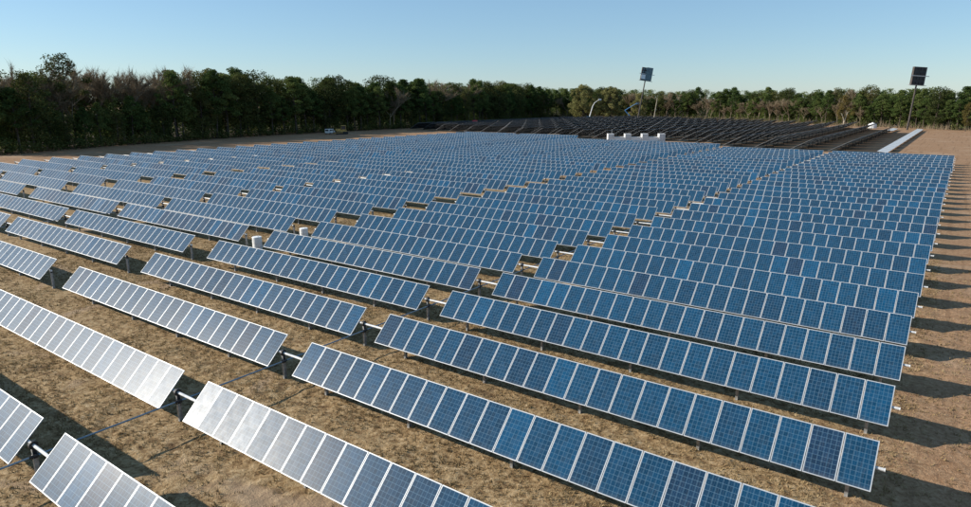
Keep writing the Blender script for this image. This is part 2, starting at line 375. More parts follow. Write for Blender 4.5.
def tracker(bk, k, nth):
    X0 = -bk * PERIOD; y = k * P
    t = empty('tracker_row', (X0, y, 0))
    rnd = random.Random(bk * 100 + k)
    lab = {0: 'long tilted row of blue solar panels, %s from the front in the %s block',
           1: 'long tilted row of blue solar panels, %s from the front in the %s block',
           2: 'long tilted row of blue solar panels, %s from the front in the %s block'}[bk]
    tag(t, lab % (ordinal(nth), BLOCK[bk]), 'solar row', 'tracker rows of blue solar panels')
    th = TILT + rnd.gauss(0, 0.006); zt = TUBE + rnd.gauss(0, 0.012); xo = rnd.gauss(0, 0.05)
    R = Matrix.Rotation(th, 4, 'X')
    ax = R @ Vector((0, 0, -0.115))                      # the tube runs under the panel plane
    xs = [xo - PW * (i + 0.5) for i in range(NP_)] + [xo - TL - G1 - PW * (i + 0.5) for i in range(NP_)]
    bank = MB(); tint = rnd.random()
    for i, x in enumerate(xs):
        if i % 11 == 0 and rnd.random() < 0.5: tint = rnd.random()
        pr = project(X0 + x, y, zt); wd = 0
        if pr and -60 < pr[0] < 1030 and pr[1] < 600:
            p2 = project(X0 + x + PW, y, zt); wd = abs(p2[0] - pr[0]) if p2 else 0
        e = Euler((th + rnd.gauss(0, 0.0035), rnd.gauss(0, 0.003), rnd.gauss(0, 0.001)))
        if wd >= 8.0:
            if wd >= 15.0:
                p = obj('panel', ME_GLASS, t, (x, 0, zt), e); obj('frame', ME_FRAME, p)
            else: obj('panel', ME_PANEL, t, (x, 0, zt), e)
        else:
            tr = Matrix.Translation((x, 0, zt)) @ e.to_matrix().to_4x4()
            pid = (tint + rnd.uniform(-0.12, 0.12)) % 1.0 if rnd.random() < 0.7 else rnd.random()
            glass_faces(bank, tr, pid); frame_faces(bank, tr, 1)
    if bank.f: tag(bank.build('panel_bank', ['pv', 'alu', 'backsheet'], t), 'blue solar panels too far off to tell apart', kind='stuff')
    c = Vector((0, ax.y, zt + ax.z))
    xe = xo - TL * 2 - G1 - (2.6 if bk == 2 else 0.22)
    b = MB(); b.tube((xo + 0.26, c.y, c.z), (xe, c.y, c.z), 0.056, n=8); b.build('torque_tube', ['tube'], t)
    px = [-5.7, -10.7, -15.7, -20.7, -28.2, -33.2, -38.2, -43.4]
    px = [-0.74 if bk == 0 else 0.24] + px
    if bk == 2: px.append(xe + 0.25)
    for q in px:
        obj('post', ME_POST, t, (q, c.y, 0)); obj('bearing', ME_BEAR, t, (q, c.y, c.z))
    obj('drive_post', ME_POST, t, (-23.67, c.y, 0)); obj('drive_arm', ME_ARM, t, (-23.67, c.y, c.z))
    obj('end_cap', ME_CAP, t, (xo + 0.26, c.y, c.z))
    if bk == 2: obj('end_cap', ME_CAP, t, (xe, c.y, c.z + 0.05), (0, 0, math.pi))
    return th
LAST = [27, 29, 32]; FIRST = []
for bk in range(3):
    n = 0
    for k in range(-3, LAST[bk] + 1):
        X0 = -bk * PERIOD
        a = project(X0 - 0.3, k * P, TUBE + 0.5); vis = False
        for s in range(0, 47):
            q = project(X0 - s, k * P, TUBE + 0.55)
            if q and -5 < q[0] < 975 and q[1] < 512: vis = True
        if not vis: continue
        if n == 0: FIRST.append(k)
        n += 1; tracker(bk, k, n)

def drive_rod(bk):
    X = -bk * PERIOD - 23.67 + 0.14; y0 = (FIRST[bk] - 0.55) * P; y1 = (LAST[bk] + 0.2) * P
    t = empty('drive_rod', (X, y0, 0))
    tag(t, 'long blue-grey steel rod linking the rows at the gap of the %s block' % BLOCK[bk], 'drive rod', 'drive rods across the rows')
    k = FIRST[bk] - 1
    z = TUBE - 0.42
    while k <= LAST[bk]:
        a = max(k * P, y0) - y0; e = (k + 1) * P - y0
        if k == LAST[bk]: e = y1 - y0
        b = MB(); b.tube((0, a + 0.1, z), (0, e - 0.1, z), 0.036, n=8); b.build('rod_section', ['rod'], t)
        b = MB(); b.tube((0, e - 0.14, z), (0, e + 0.14, z), 0.055, n=8); b.tube((-0.16, e, z), (0.05, e, z), 0.03, n=6); b.build('coupling', ['black'], t)
        k += 1
for bk in range(3): drive_rod(bk)

def drum(loc, s, label):
    t = empty('storage_drum', loc)
    b = MB(); b.tube((0, 0, -0.02), (0, 0, 1.5 * s), 0.52 * s, n=20)
    for z in (0.5, 1.0): b.tube((0, 0, z * s - 0.02), (0, 0, z * s + 0.02), 0.54 * s, n=20)
    b.build('body', ['white'], t)
    b = MB(); b.tube((0, 0, 1.5 * s), (0, 0, 1.56 * s), 0.54 * s, 0.5 * s, n=20); b.tube((0.2 * s, 0, 1.56 * s), (0.2 * s, 0, 1.62 * s), 0.07, n=8); b.build('lid', ['white'], t)
    tag(t, label, 'drum', 'white drums in the gap between the blocks')
drum((-48.25, 2 * P + 0.3, 0), 0.78, 'white drum at the panel gap, nearer and larger of the two')
drum((-48.35, 3 * P + 0.3, 0), 0.74, 'white drum at the panel gap, farther and smaller of the two')

# ------------------------------------------------------------------ back array: fixed tables facing the sun, seen from behind
TAB, GAPT, TH2, TT = 12.2, 0.8, 5.9, R_(28)
def table_mesh(name, mats, TT=TT, low=0.5, TH2=TH2):
    b = MB(); ca, sa = math.cos(TT), math.sin(TT)
    for i in range(12):
        for j in range(2):
            y0, y1 = i * TAB / 12 + 0.015, (i + 1) * TAB / 12 - 0.015; u0, u1 = (j * TH2 / 2 + 0.01, (j + 1) * TH2 / 2 - 0.01)
            q = lambda u, y, w: (u * ca - w * sa - TH2 * ca / 2, y, low + u * sa + w * ca)
            b.face([q(u0, y0, 0), q(u1, y0, 0), q(u1, y1, 0), q(u0, y1, 0)], 0, [(0, 0), (0, 1), (1, 1), (1, 0)], random.random())
            b.face([q(u0, y1, -0.04), q(u1, y1, -0.04), q(u1, y0, -0.04), q(u0, y0, -0.04)], 1)
            for a_, b2 in (((u0, y0), (u1, y0)), ((u1, y0), (u1, y1)), ((u1, y1), (u0, y1)), ((u0, y1), (u0, y0))):
                b.face([q(*a_, -0.04), q(*b2, -0.04), q(*b2, 0), q(*a_, 0)], 2)
    for u in (TH2 * 0.24, TH2 * 0.76):   # purlins
        c = Vector((u * ca - TH2 * ca / 2, 0, low + u * sa - 0.09)); b.box(c.x - 0.03, c.x + 0.03, 0, TAB, c.z - 0.04, c.z + 0.03, 1)
    return b.mesh(name, mats)
ME_TAB = table_mesh('table', ['pv', 'backsheet', 'alu']); ME_TABP = table_mesh('table', ['pale', 'pale', 'alu'], R_(-6), 1.0, 2.2)  # flat tables are coloured pale in place of glass reflecting the sky
_b = MB(); _b.tube((0, 0, -0.3), (0, 0, 0.62), 0.07, n=6); _b.box(-1.2, 1.2, -0.05, 0.05, 0.58, 0.72, 0, Matrix.Translation((0, 0, 0.65)) @ Matrix.Rotation(R_(6), 4, 'Y') @ Matrix.Translation((0, 0, -0.65))); ME_LEGP = _b.mesh('leg', ['darkpole'])
_b = MB(); _b.tube((0, 0, -0.3), (0, 0, 1.74), 0.07, n=6); _b.tube((0, 0, 0.7), (1.35, 0, 2.45), 0.035, n=5); _b.tube((0, 0, 0.75), (-1.3, 0, 1.08), 0.035, n=5)
ME_LEG = _b.mesh('leg', ['darkpole'])
i = 0; xr = -14.2
while xr > -203:
    y0 = 159 + (-xr - 15) * 0.21
    if -97 < xr < -64: y0 = max(y0, 183)
    y1 = 322 + (-xr - 15) * 0.46
    if xr < -180: y1 = min(y1, 398 - (-180 - xr) * 2.6)
    t = empty('fixed_panel_row', (xr, y0, 0))
    lab = 'low pale grey row lying nearly flat at the back array\'s right edge' if i == 0 else 'dark row of fixed tables seen from behind, %s from the right in the back array' % ordinal(i + 1)
    tag(t, lab, 'solar row', 'fixed rows of the back array')
    n = max(2, int((y1 - y0) / (TAB + GAPT)))
    for j in range(n):
        flat = i == 0 or (i == 1 and j >= n - 2)
        obj('table', ME_TABP if flat else ME_TAB, t, (0, j * (TAB + GAPT), 0), (0, 0, 0))
        for q in (2.0, TAB - 2.0): obj('leg', ME_LEGP if flat else ME_LEG, t, (0, j * (TAB + GAPT) + q, 0))
    xr -= 9.25 + random.uniform(-0.2, 0.2); i += 1

# ------------------------------------------------------------------ things round the array
RT = Vector((rt.x, rt.y, 0)); AW = Vector((-rt.y, rt.x, 0)); RZ = math.atan2(rt.y, rt.x)
def inverter():
    t = empty('inverter_station', (*at_px(636, 174), 0), (0, 0, RZ))
    b = MB(); b.box(-9, 9, -1.2, 1.2, -0.1, 0.35); b.build('slab', ['concrete'], t)
    b = MB(); b.box(-8.6, 8.6, -0.7, 0.7, 0.35, 1.55); b.box(-8.7, 8.7, -0.8, 0.8, 1.55, 1.62); b.build('switch_housing', ['white'], t)
    for x in (-8.2, -2.8, 2.6, 8.0):
        b = MB(); b.box(x - 0.95, x + 0.95, -1.0, 1.0, 0.35, 2.55); b.box(x - 1.02, x + 1.02, -1.07, 1.07, 2.55, 2.63); cb = b.build('cabinet', ['white'], t)
        for q in (-0.46, 0.46):
            d = MB(); d.box(x + q - 0.42, x + q + 0.42, -1.02, -1.0, 0.5, 2.4); d.box(x + q - 0.3, x + q + 0.3, -1.035, -1.02, 1.9, 2.2); d.build('door', ['pale'], cb)
    b = MB(); b.tube((-7.8, 0.2, 2.63), (-7.8, 0.2, 3.9), 0.05); b.build('vent_pipe', ['galv'], t)
    tag(t, 'white inverter station of four cabinets between the front and back arrays', 'inverter station')
inverter()

def tower(loc, H, lean, hwid, hhgt, name_label, style):
    t = empty('floodlight_tower', loc, (0, R_(lean), RZ)) if False else empty('floodlight_tower', loc)
    t.rotation_euler = (Matrix.Rotation(RZ, 3, 'Z') @ Matrix.Rotation(R_(lean), 3, 'Y')).to_euler()
    b = MB(); b.tube((0, 0, -1.0), (0, 0, H + 0.6 * hhgt), 0.42, 0.30, n=10); b.build('pole', ['darkpole'], t)
    z0 = H
    for j in range(2):
        za = z0 + j * (hhgt / 2 + 0.15); zb = za + hhgt / 2 - 0.35
        bank = MB(); bank.box(-hwid / 2, hwid / 2 - 0.02, -0.75, -0.55, za, zb); bk = bank.build('lamp_bank', ['darkpanel'], t)
        fr = MB()
        for (xa, xb, ya, yb) in ((-hwid / 2 - 0.12, hwid / 2 + 0.12, za - 0.12, za + 0.1), (-hwid / 2 - 0.12, hwid / 2 + 0.12, zb - 0.1, zb + 0.12)): fr.box(xa, xb, -0.85, 0.5, ya, yb)
        fr.box(-hwid / 2 - 0.12, -hwid / 2 + 0.12, -0.83, 0.48, za + 0.1, zb - 0.1); fr.build('bank_frame', ['darkpole'], bk)
        sh = MB(); sh.box(hwid / 2, hwid / 2 + 0.16, -0.8, 1.5, za + 0.1, zb - 0.1); sh.build('side_plate', ['pale'], bk)
        nx = 4
        for cx in range(nx):
            for cz in range(2):
                lm = MB(); x = -hwid / 2 + (cx + 0.5) * hwid / nx; z = za + (cz + 0.5) * (zb - za) / 2
                lm.tube((x, -0.74, z), (x, -1.05, z), 0.30, 0.52, n=10); lm.build('lamp', ['darkpanel'] if style else ['teal'], bk)
    b = MB(); zc = z0 + hhgt / 2 - 0.1
    b.box(-hwid / 2 - 1.2, hwid / 2 + 1.6, -0.95, -0.78, zc - 0.16, zc + 0.16); b.build('crossarm', ['pale'], t)
    b = MB(); b.box(-hwid / 2 - 0.8, hwid / 2 + 1.1, -1.2, 0.9, z0 - 0.35, z0 - 0.2); b.build('catwalk', ['galv'], t)
    if not style:
        b = MB(); b.box(-hwid * 0.08, hwid / 2 + 0.2, -1.25, -1.12, z0 - 0.1, z0 + hhgt + 0.1); b.build('back_sheet', ['teal'], t)
        b = MB(); b.box(-hwid / 2, -hwid * 0.1, -1.2, -1.12, z0 + 0.5, z0 + hhgt * 0.42); b.build('ballast_box', ['white'], t)
    tag(t, name_label, 'floodlight tower', 'old floodlight towers')
tower((*at_px(907, 324), 0), 19.6, 3.5, 5.4, 7.5, 'leaning floodlight tower with two stacked dark lamp banks, at the right', True)
tower((*at_px(637, 338), 0), 24.4, 8, 5.8, 7.0, 'floodlight tower with a grey sheeted head, beyond the middle of the back array', False)

def pole():
    b = MB(); b.tube((0, 0, -0.5), (0.9, 0, 7.5), 0.30, 0.26, n=8); b.tube((0.9, 0, 7.5), (1.7, 0, 14.5), 0.26, 0.18, n=8)
    b.box(0.2, 1.8, -0.1, 0.1, 7.2, 7.45); b.build('pole', ['palewood'], t_ := empty('timber_pole', (-158, 375, 0), (0, 0, RZ)))
    tag(t_, 'slightly leaning pale timber pole in front of the far trees', 'pole')
pole()

def boom_lift(loc, scale, mats, label, pts, mirror=1):
    t = empty('boom_lift', loc, (0, 0, RZ)); s = scale
    b = MB(); b.box(-1.7 * s, 1.7 * s, -1.1 * s, 1.1 * s, 0.6 * s, 1.2 * s); b.build('chassis', ['blue'], t)
    b = MB(); b.box(-1.5 * s, 1.1 * s, -0.9 * s, 0.9 * s, 1.2 * s, 2.3 * s); b.box(-1.9 * s, -1.5 * s, -0.8 * s, 0.8 * s, 1.3 * s, 2.2 * s); b.build('turret', ['blue'], t)
    for x in (-1.2, 1.2):
        for y in (-1.1, 1.1):
            w = MB(); w.tube((x * s, (y - 0.22) * s, 0.5 * s), (x * s, (y + 0.22) * s, 0.5 * s), 0.5 * s, n=14)
            wh = w.build('wheel', ['rubber'], t)
            h = MB(); h.tube((x * s, (y - 0.24) * s, 0.5 * s), (x * s, (y + 0.24) * s, 0.5 * s), 0.22 * s, n=10); h.build('rim', ['white'], wh)
    for a, c, r in zip(pts[:-1], pts[1:], (0.34, 0.26, 0.2)):
        b = MB(); b.tube((a[0], 0, a[1]), (c[0], 0, c[1]), r, r * 0.8, n=6); b.build('boom_section', [mats], t)
    e = pts[-1]
    b = MB()
    b.box(e[0] - 0.2, e[0] + 1.6, -0.8, 0.8, e[1] - 0.4, e[1] - 0.25)
    for z in (0.15, 0.75):
        for yy in (-0.8, 0.74): b.box(e[0] - 0.2, e[0] + 1.6, yy, yy + 0.06, e[1] + z, e[1] + z + 0.07)
        for xx in (-0.2, 1.54): b.box(e[0] + xx, e[0] + xx + 0.06, -0.74, 0.74, e[1] + z, e[1] + z + 0.07)
    for xx in (-0.2, 0.7, 1.54):
        for yy in (-0.8, 0.74): b.box(e[0] + xx, e[0] + xx + 0.06, yy, yy + 0.06, e[1] - 0.25, e[1] + 0.8)
    if mats == 'white': b.box(-0.1 + e[0], 1.5 + e[0], -0.72, -0.70, e[1] - 0.25, e[1] + 0.8)
    b.build('work_platform', [mats], t)
    tag(t, label, 'boom lift', 'boom lifts working behind the back array')
boom_lift((*at_px(589, 384), 0), 1.0, 'white', 'boom lift with a white arm, left of the two behind the back array', [(0.3, 2.2), (2.2, 9.2), (3.4, 11.4), (6.2, 13.4)])
boom_lift((*at_px(629.5, 388), 0), 1.0, 'blue', 'boom lift with a folded blue arm, right of the two', [(0.8, 2.2), (-3.4, 6.6), (3.2, 10.6), (4.2, 10.9)])

def van(loc, rz, label, s=1.0):
    t = empty('white_van', loc, (0, 0, rz))
    prof = [(-2.4, 0.45), (2.35, 0.45), (2.4, 0.95), (1.75, 1.15), (1.15, 1.95), (-2.3, 2.0), (-2.4, 1.1)]
    b = MB(); n = len(prof)
    for y in (-0.92, 0.92):
        q = [(x * s, y * s, z * s) for x, z in prof]; b.face(q if y < 0 else q[::-1])
    for k in range(n):
        a, c = prof[k], prof[(k + 1) % n]; b.face([(a[0] * s, -0.92 * s, a[1] * s), (a[0] * s, 0.92 * s, a[1] * s), (c[0] * s, 0.92 * s, c[1] * s), (c[0] * s, -0.92 * s, c[1] * s)])
    b.build('body', ['white'], t)
    for y in (-0.935, 0.925):
        w = MB(); w.box(0.1 * s, 1.2 * s, y * s, (y + 0.01) * s, 1.2 * s, 1.75 * s); w.box(-1.9 * s, -0.2 * s, y * s, (y + 0.01) * s, 1.25 * s, 1.75 * s); w.build('side_window', ['glass'], t)
    w = MB(); w.face([(1.73 * s, -0.8 * s, 1.2 * s), (1.73 * s, 0.8 * s, 1.2 * s), (1.22 * s, 0.78 * s, 1.88 * s), (1.22 * s, -0.78 * s, 1.88 * s)]); w.build('windscreen', ['glass'], t)
    w = MB(); w.box(-2.45 * s, -2.43 * s, -0.7 * s, 0.7 * s, 1.2 * s, 1.75 * s); w.build('rear_window', ['glass'], t)
    for x in (-1.5, 1.5):
        for y in (-0.85, 0.85):
            w = MB(); w.tube((x * s, (y - 0.12) * s, 0.36 * s), (x * s, (y + 0.12) * s, 0.36 * s), 0.36 * s, n=14); wh = w.build('wheel', ['rubber'], t)
            h = MB(); h.tube((x * s, (y - 0.13) * s, 0.36 * s), (x * s, (y + 0.13) * s, 0.36 * s), 0.2 * s, n=10); h.build('rim', ['galv'], wh)
    tag(t, label, 'van', 'white vans')
van((-188.5, 386, 0), RZ + 0.2, 'white van parked just left of the blue boom lift')
van((-193, 392, 0), RZ + 1.4, 'small white van parked between the two boom lifts')
van((-163, 383, 0), RZ + 0.1, 'white van parked right of the blue boom lift')
van((-204, 153, 0), RZ + 1.3, 'white van parked beside the yellow bulldozer')

def dozer(loc):
    t = empty('bulldozer', loc, (0, 0, RZ + 0.25))
    for y in (-1.15, 1.15):
        b = MB(); n = 10
        pr = [(-2.0 + 0.55 * math.cos(a), 0.55 + 0.55 * math.sin(a)) for a in [math.pi / 2 + k * math.pi / n for k in range(n + 1)]] + [(1.8 + 0.55 * math.cos(a), 0.55 + 0.55 * math.sin(a)) for a in [-math.pi / 2 + k * math.pi / n for k in range(n + 1)]]
        q0 = [(x, y - 0.3, z) for x, z in pr]; q1 = [(x, y + 0.3, z) for x, z in pr]
        b.face(q0); b.face(q1[::-1])
        for k in range(len(pr)): j = (k + 1) % len(pr); b.face([q0[k], q1[k], q1[j], q0[j]])
        b.build('track', ['rubber'], t)
    b = MB(); b.box(-2.1, 1.9, -0.84, 0.84, 0.6, 1.5); b.box(-2.5, -0.4, -0.8, 0.8, 1.5, 2.15); b.build('hull', ['yellow'], t)
    b = MB(); b.box(-0.3, 1.5, -0.8, 0.8, 1.5, 1.9)
    b.box(-0.35, 1.6, -0.95, 0.95, 3.3, 3.45)
    for x in (-0.3, 1.42):
        for y in (-0.85, 0.75): b.box(x, x + 0.1, y, y + 0.1, 1.9, 3.3)
    c = b.build('cab', ['yellow'], t)
    w = MB(); w.box(-0.15, 1.4, -0.72, 0.72, 1.95, 3.2); w.build('cab_glass', ['glass'], c)
    b = MB()
    for k in range(6):
        a, a2 = -0.7 + k * 0.24, -0.7 + (k + 1) * 0.24
        b.face([(-3.4 + 0.5 * a * a, -1.9, 0.75 + a), (-3.4 + 0.5 * a * a, 1.9, 0.75 + a), (-3.4 + 0.5 * a2 * a2, 1.9, 0.75 + a2), (-3.4 + 0.5 * a2 * a2, -1.9, 0.75 + a2)])
        b.face([(-3.3 + 0.5 * a * a, 1.9, 0.75 + a), (-3.3 + 0.5 * a * a, -1.9, 0.75 + a), (-3.3 + 0.5 * a2 * a2, -1.9, 0.75 + a2), (-3.3 + 0.5 * a2 * a2, 1.9, 0.75 + a2)])
    b.build('blade', ['yellow'], t)
    for y in (-1.5, 1.5):
        b = MB(); b.tube((-3.3, y * 0.9, 0.6), (0.3, y, 0.75), 0.12); b.build('push_arm', ['yellow'], t)
    b = MB(); b.tube((-1.5, 0.3, 2.15), (-1.5, 0.3, 3.0), 0.07); b.build('exhaust', ['darkpole'], t)
    tag(t, 'dusty yellow bulldozer working at the foot of the dark left tree line', 'bulldozer')
dozer((-197.5, 153.5, 0))

def tank():
    t = empty('storage_tank', (-34.5, 338, 0)); b = MB(); n = 16
    pr = [(1.9, -0.1), (1.9, 1.3), (1.7, 1.8), (1.2, 2.2), (0.4, 2.4), (0.4, 2.6), (0.05, 2.6)]
    for (r0, z0), (r1, z1) in zip(pr[:-1], pr[1:]): b.tube((0, 0, z0), (0, 0, z1 if z1 > z0 else z0 + 0.01), r0, r1, n, caps=False)
    b.build('tank_shell', ['white'], t)
    b = MB(); b.tube((0, 0, 2.6), (0, 0, 2.68), 0.42, n=12); b.build('hatch', ['white'], t)
    tag(t, 'round white tank standing behind the right end of the back array', 'tank')
tank()
def crates():
    t = empty('timber_stack', (-113.5, 174.5, 0), (0, 0, RZ))
    for j in range(4):
        for i in range(5):
            b = MB(); b.box(-2.0, 2.0, -1.0 + i * 0.42, -0.64 + i * 0.42, j * 0.42 + 0.02, j * 0.42 + 0.36); b.build('beam', ['wood'], t)
    for j in range(1, 5):
        b = MB(); b.box(-1.5, -1.4, -1.05, 1.05, j * 0.42 - 0.06, j * 0.42 + 0.02); b.build('spacer', ['wood'], t)
    tag(t, 'stack of tan timber at the far edge of the front array', 'timber stack')
crates()
def red_box():
    t = empty('fuel_tank', (*at_px(475, 236), 0), (0, 0, RZ))
    for x in (-0.8, 0.8):
        for y in (-0.5, 0.5):
            b = MB(); b.box(x - 0.06, x + 0.06, y - 0.06, y + 0.06, -0.05, 1.7); b.build('leg', ['darkpole'], t)
    b = MB(); b.tube((-1.2, 0, 2.6), (1.2, 0, 2.6), 1.0, n=18); b.build('tank_shell', ['red'], t)
    b = MB(); b.tube((0, 0, 3.55), (0, 0, 3.8), 0.2, n=10); b.build('filler_cap', ['darkpole'], t)
    tag(t, 'small red tank above the far left end of the dark back array', 'tank')
red_box()

# ------------------------------------------------------------------ trees
def leaf_quads(c, n, rad, size, flat=0.7):
    d = RNG.normal(0, 1, (n, 3)); d /= np.linalg.norm(d, axis=1)[:, None]
    r = RNG.random(n) ** 0.45
    p = c + d * r[:, None] * np.array([rad, rad, rad * flat])
    a = RNG.normal(0, 1, (n, 3)); a /= np.linalg.norm(a, axis=1)[:, None]
    b_ = np.cross(a, RNG.normal(0, 1, (n, 3))); b_ /= np.linalg.norm(b_, axis=1)[:, None]
    s = size * RNG.uniform(0.6, 1.3, n)[:, None]
    return np.stack([p - a * s, p - b_ * s * 0.55, p + a * s, p + b_ * s * 0.55], 1)
def branch_mb(b, limbs):
    for a, c, r0, r1 in limbs: b.tube(a, c, r0, r1, n=5, caps=False)
def make_tree(kind, H, clumps, per, seed):
    """returns (trunk mesh, crown mesh), H metres tall"""
    rnd = random.Random(seed); limbs = []; Q = []; S = []
    lean = (rnd.uniform(-0.04, 0.04), rnd.uniform(-0.04, 0.04))
    ax = lambda z: Vector((lean[0] * z + 0.25 * math.sin(z * 0.35 + seed), lean[1] * z, z))
    r0 = H * 0.013 + 0.05; top = 0.96 if kind != 'olive' else 0.6
    zz = [0 + H * top * i / 6 for i in range(7)]
    for i in range(6): limbs.append((ax(zz[i]) - Vector((0, 0, 0.4 if i == 0 else 0)), ax(zz[i + 1]), r0 * (1 - i / 7), r0 * (1 - (i + 1) / 7)))
    lo = {'pine': 0.36, 'leaf': 0.16, 'olive': 0.12, 'rust': 0.22, 'open': 0.5}[kind]
    wid = {'pine': 0.19, 'leaf': 0.23, 'olive': 0.46, 'rust': 0.27, 'open': 0.22}[kind] * H
    for i in range(clumps):
        f = (i + rnd.random()) / clumps; z = H * (lo + (0.97 - lo) * f)
        if kind == 'pine': env = (0.55 + 0.75 * math.sin(math.pi * min(1, 0.15 + f * 0.85))) * (1.05 - 0.75 * f * f)
        elif kind == 'olive': env = math.sqrt(max(0.02, 1 - (f - 0.25) ** 2 / 0.62))
        else: env = math.sqrt(max(0.03, 1 - ((f - 0.42) / 0.62) ** 2))
        ang = i * 2.4 + rnd.uniform(-0.6, 0.6); rr = wid * env * rnd.uniform(0.35, 1.0)
        c = ax(z) + Vector((math.cos(ang) * rr, math.sin(ang) * rr, 0))
        limbs.append((ax(max(1, z - rr * 0.5) if z - rr * 0.5 < H * top else H * top), c, r0 * 0.22, r0 * 0.07))
        rad = H * (0.062 if kind in ('pine', 'open') else 0.085) * rnd.uniform(0.75, 1.3)
        q = leaf_quads(np.array(c), per, rad, 0.225 if kind != 'olive' else 0.26, 0.62 if kind == 'pine' else 0.8)
        Q.append(q); S.append(np.clip(RNG.normal(rnd.uniform(0.25, 0.75), 0.17, len(q)), 0, 1))
    b = MB(); branch_mb(b, limbs)
    Q = np.concatenate(Q); S = np.concatenate(S)
    return b.mesh('trunk', ['bark']), Q, S
def crown_mesh(Q, S, mat): return soup('crown', Q, 4, mat, S)
def make_bare(H, seed, ntw=4500):
    rnd = random.Random(seed); b = MB(); tips = []
    def grow(a, d, L, r, lev):
        e = a + d * L; b.tube(a, e, r, r * 0.62, n=5 if lev < 2 else 3, caps=False)
        if lev >= 2: tips.append((a, e))
        if lev == 4: return
        for _ in range(3 if lev < 3 else 2):
            nd = (d + Vector((rnd.gauss(0, 0.42), rnd.gauss(0, 0.42), rnd.uniform(-0.05, 0.35)))).normalized()
            grow(a + d * L * rnd.uniform(0.55, 1.0), nd, L * rnd.uniform(0.58, 0.82), r * 0.55, lev + 1)
    z = Vector((0, 0, -0.4)); grow(z, Vector((rnd.gauss(0, 0.05), rnd.gauss(0, 0.05), 1)).normalized(), H * 0.36, H * 0.011 + 0.04, 0)
    zm = max(e.z for _, e in tips); k = H / zm * 0.97
    b.v = [(x * k, y * k, q * k) for x, y, q in b.v]
    A = np.array([t[0] for t in tips]) * k; E = np.array([t[1] for t in tips]) * k
    i = RNG.integers(0, len(A), ntw); p = A[i] + (E[i] - A[i]) * RNG.random(ntw)[:, None]
    d = (E - A)[i]; d /= np.linalg.norm(d, axis=1)[:, None]; d = d + RNG.normal(0, 0.5, (ntw, 3)); d[:, 2] += 0.2
    L = RNG.uniform(0.4, 1.3, ntw)[:, None]; s = RNG.normal(0, 1, (ntw, 3)); s /= np.linalg.norm(s, axis=1)[:, None]
    V = np.stack([p - s * 0.042, p + s * 0.042, p + d * L], 1)
    return b.mesh('trunk', ['twig']), soup('crown', V, 3, 'twigs', RNG.uniform(0.1, 0.95, ntw))

LIB = {}
raw = {}
for kind, mat, n, H, cl, per in (('pine', 'pine', 7, 20, 42, 170), ('leaf', 'leaf', 5, 18, 36, 140), ('olive', 'olive', 2, 16, 70, 230), ('rust', 'rust', 2, 15, 28, 130), ('open', 'leaf', 1, 22, 26, 130)):
    LIB[kind] = []; raw[kind] = []
    for s in range(n):
        tm, Q, S = make_tree(kind, H, cl, per, 31 * s + len(kind)); LIB[kind].append((tm, crown_mesh(Q, S, mat), H)); raw[kind].append((Q, S, H))
LIB['bare'] = [make_bare(19, 50 + s) + (19,) for s in range(5)]
KIND_WORD = {'pine': 'green pine', 'leaf': 'dark broad-crowned evergreen', 'bare': 'leafless grey-brown tree', 'rust': 'rusty-leaved tree', 'olive': 'olive-green spreading tree', 'open': 'tall open-crowned tree'}
TNAME = {'pine': 'pine_tree', 'leaf': 'evergreen_tree', 'bare': 'bare_tree', 'rust': 'autumn_tree', 'olive': 'olive_green_tree', 'open': 'tall_tree'}
def tree(kind, x, y, H, label=None, group=None, wide=1.0):
    tm, cm, H0 = random.choice(LIB[kind]); s = H / H0
    t = empty(TNAME[kind], (x, y, 0), (0, 0, random.uniform(0, 6.28)))
    t.scale = (s * wide, s * wide, s)
    obj('trunk', tm, t); obj('crown', cm, t)
    tag(t, label, 'tree', group)
    return t

EDGE = [(-178, -22), (-188, 30), (-203, 70), (-214, 120), (-217, 170), (-217, 235), (-222, 312), (-262, 372), (-268, 440), (-150, 440), (-95, 402), (-45, 366), (0, 336), (45, 318)]
seg = [(Vector(a), Vector(b)) for a, b in zip(EDGE[:-1], EDGE[1:])]
def edge_points(step, jitter=1.0, off=0.0):
    out = []; carry = 0
    for a, b in seg:
        L = (b - a).length; d = (b - a) / L; nrm = Vector((-d.y, d.x)); s = carry
        while s < L:
            p = a + d * (s + random.uniform(-jitter, jitter)) + nrm * (off + random.uniform(-1.5, 1.5)); out.append(p); s += step
        carry = s - L
    return out
STRETCH = [(35, 'at the far left edge of the picture'), (62, 'just left of the tallest open-crowned tree'), (100, 'just right of the tallest open-crowned tree'), (165, 'among the bare trees on the left'), (230, 'in the shaded wood a fifth across the picture'),
           (300, 'in the shaded wood left of the bulldozer'), (325, 'just left of the yellow bulldozer'), (352, 'right behind the yellow bulldozer'), (400, 'just right of the yellow bulldozer'), (450, 'left of the red tank'), (500, 'behind the red tank'), (535, 'right of the red tank'), (565, 'just left of the large olive tree'),
           (605, 'behind the white boom lift'), (632, 'behind the blue boom lift'), (665, 'under the grey-headed floodlight tower'), (705, 'right of the timber pole'), (750, 'above the middle of the back array'), (800, 'left of the brown brush'), (850, 'behind the pale forked trunk'), (895, 'left of the leaning floodlight tower'), (930, 'behind the leaning floodlight tower'), (2000, 'at the far right edge of the picture')]
def stretch(px): return next(w for lim, w in STRETCH if px < lim)
def treeH(px): return float(np.interp(px, [0, 60, 130, 300, 450, 560, 640, 700, 850, 971], [18.5, 21.5, 22.0, 22.5, 22.5, 23.0, 20.5, 20.0, 18.0, 19.0]))
cnt = 0
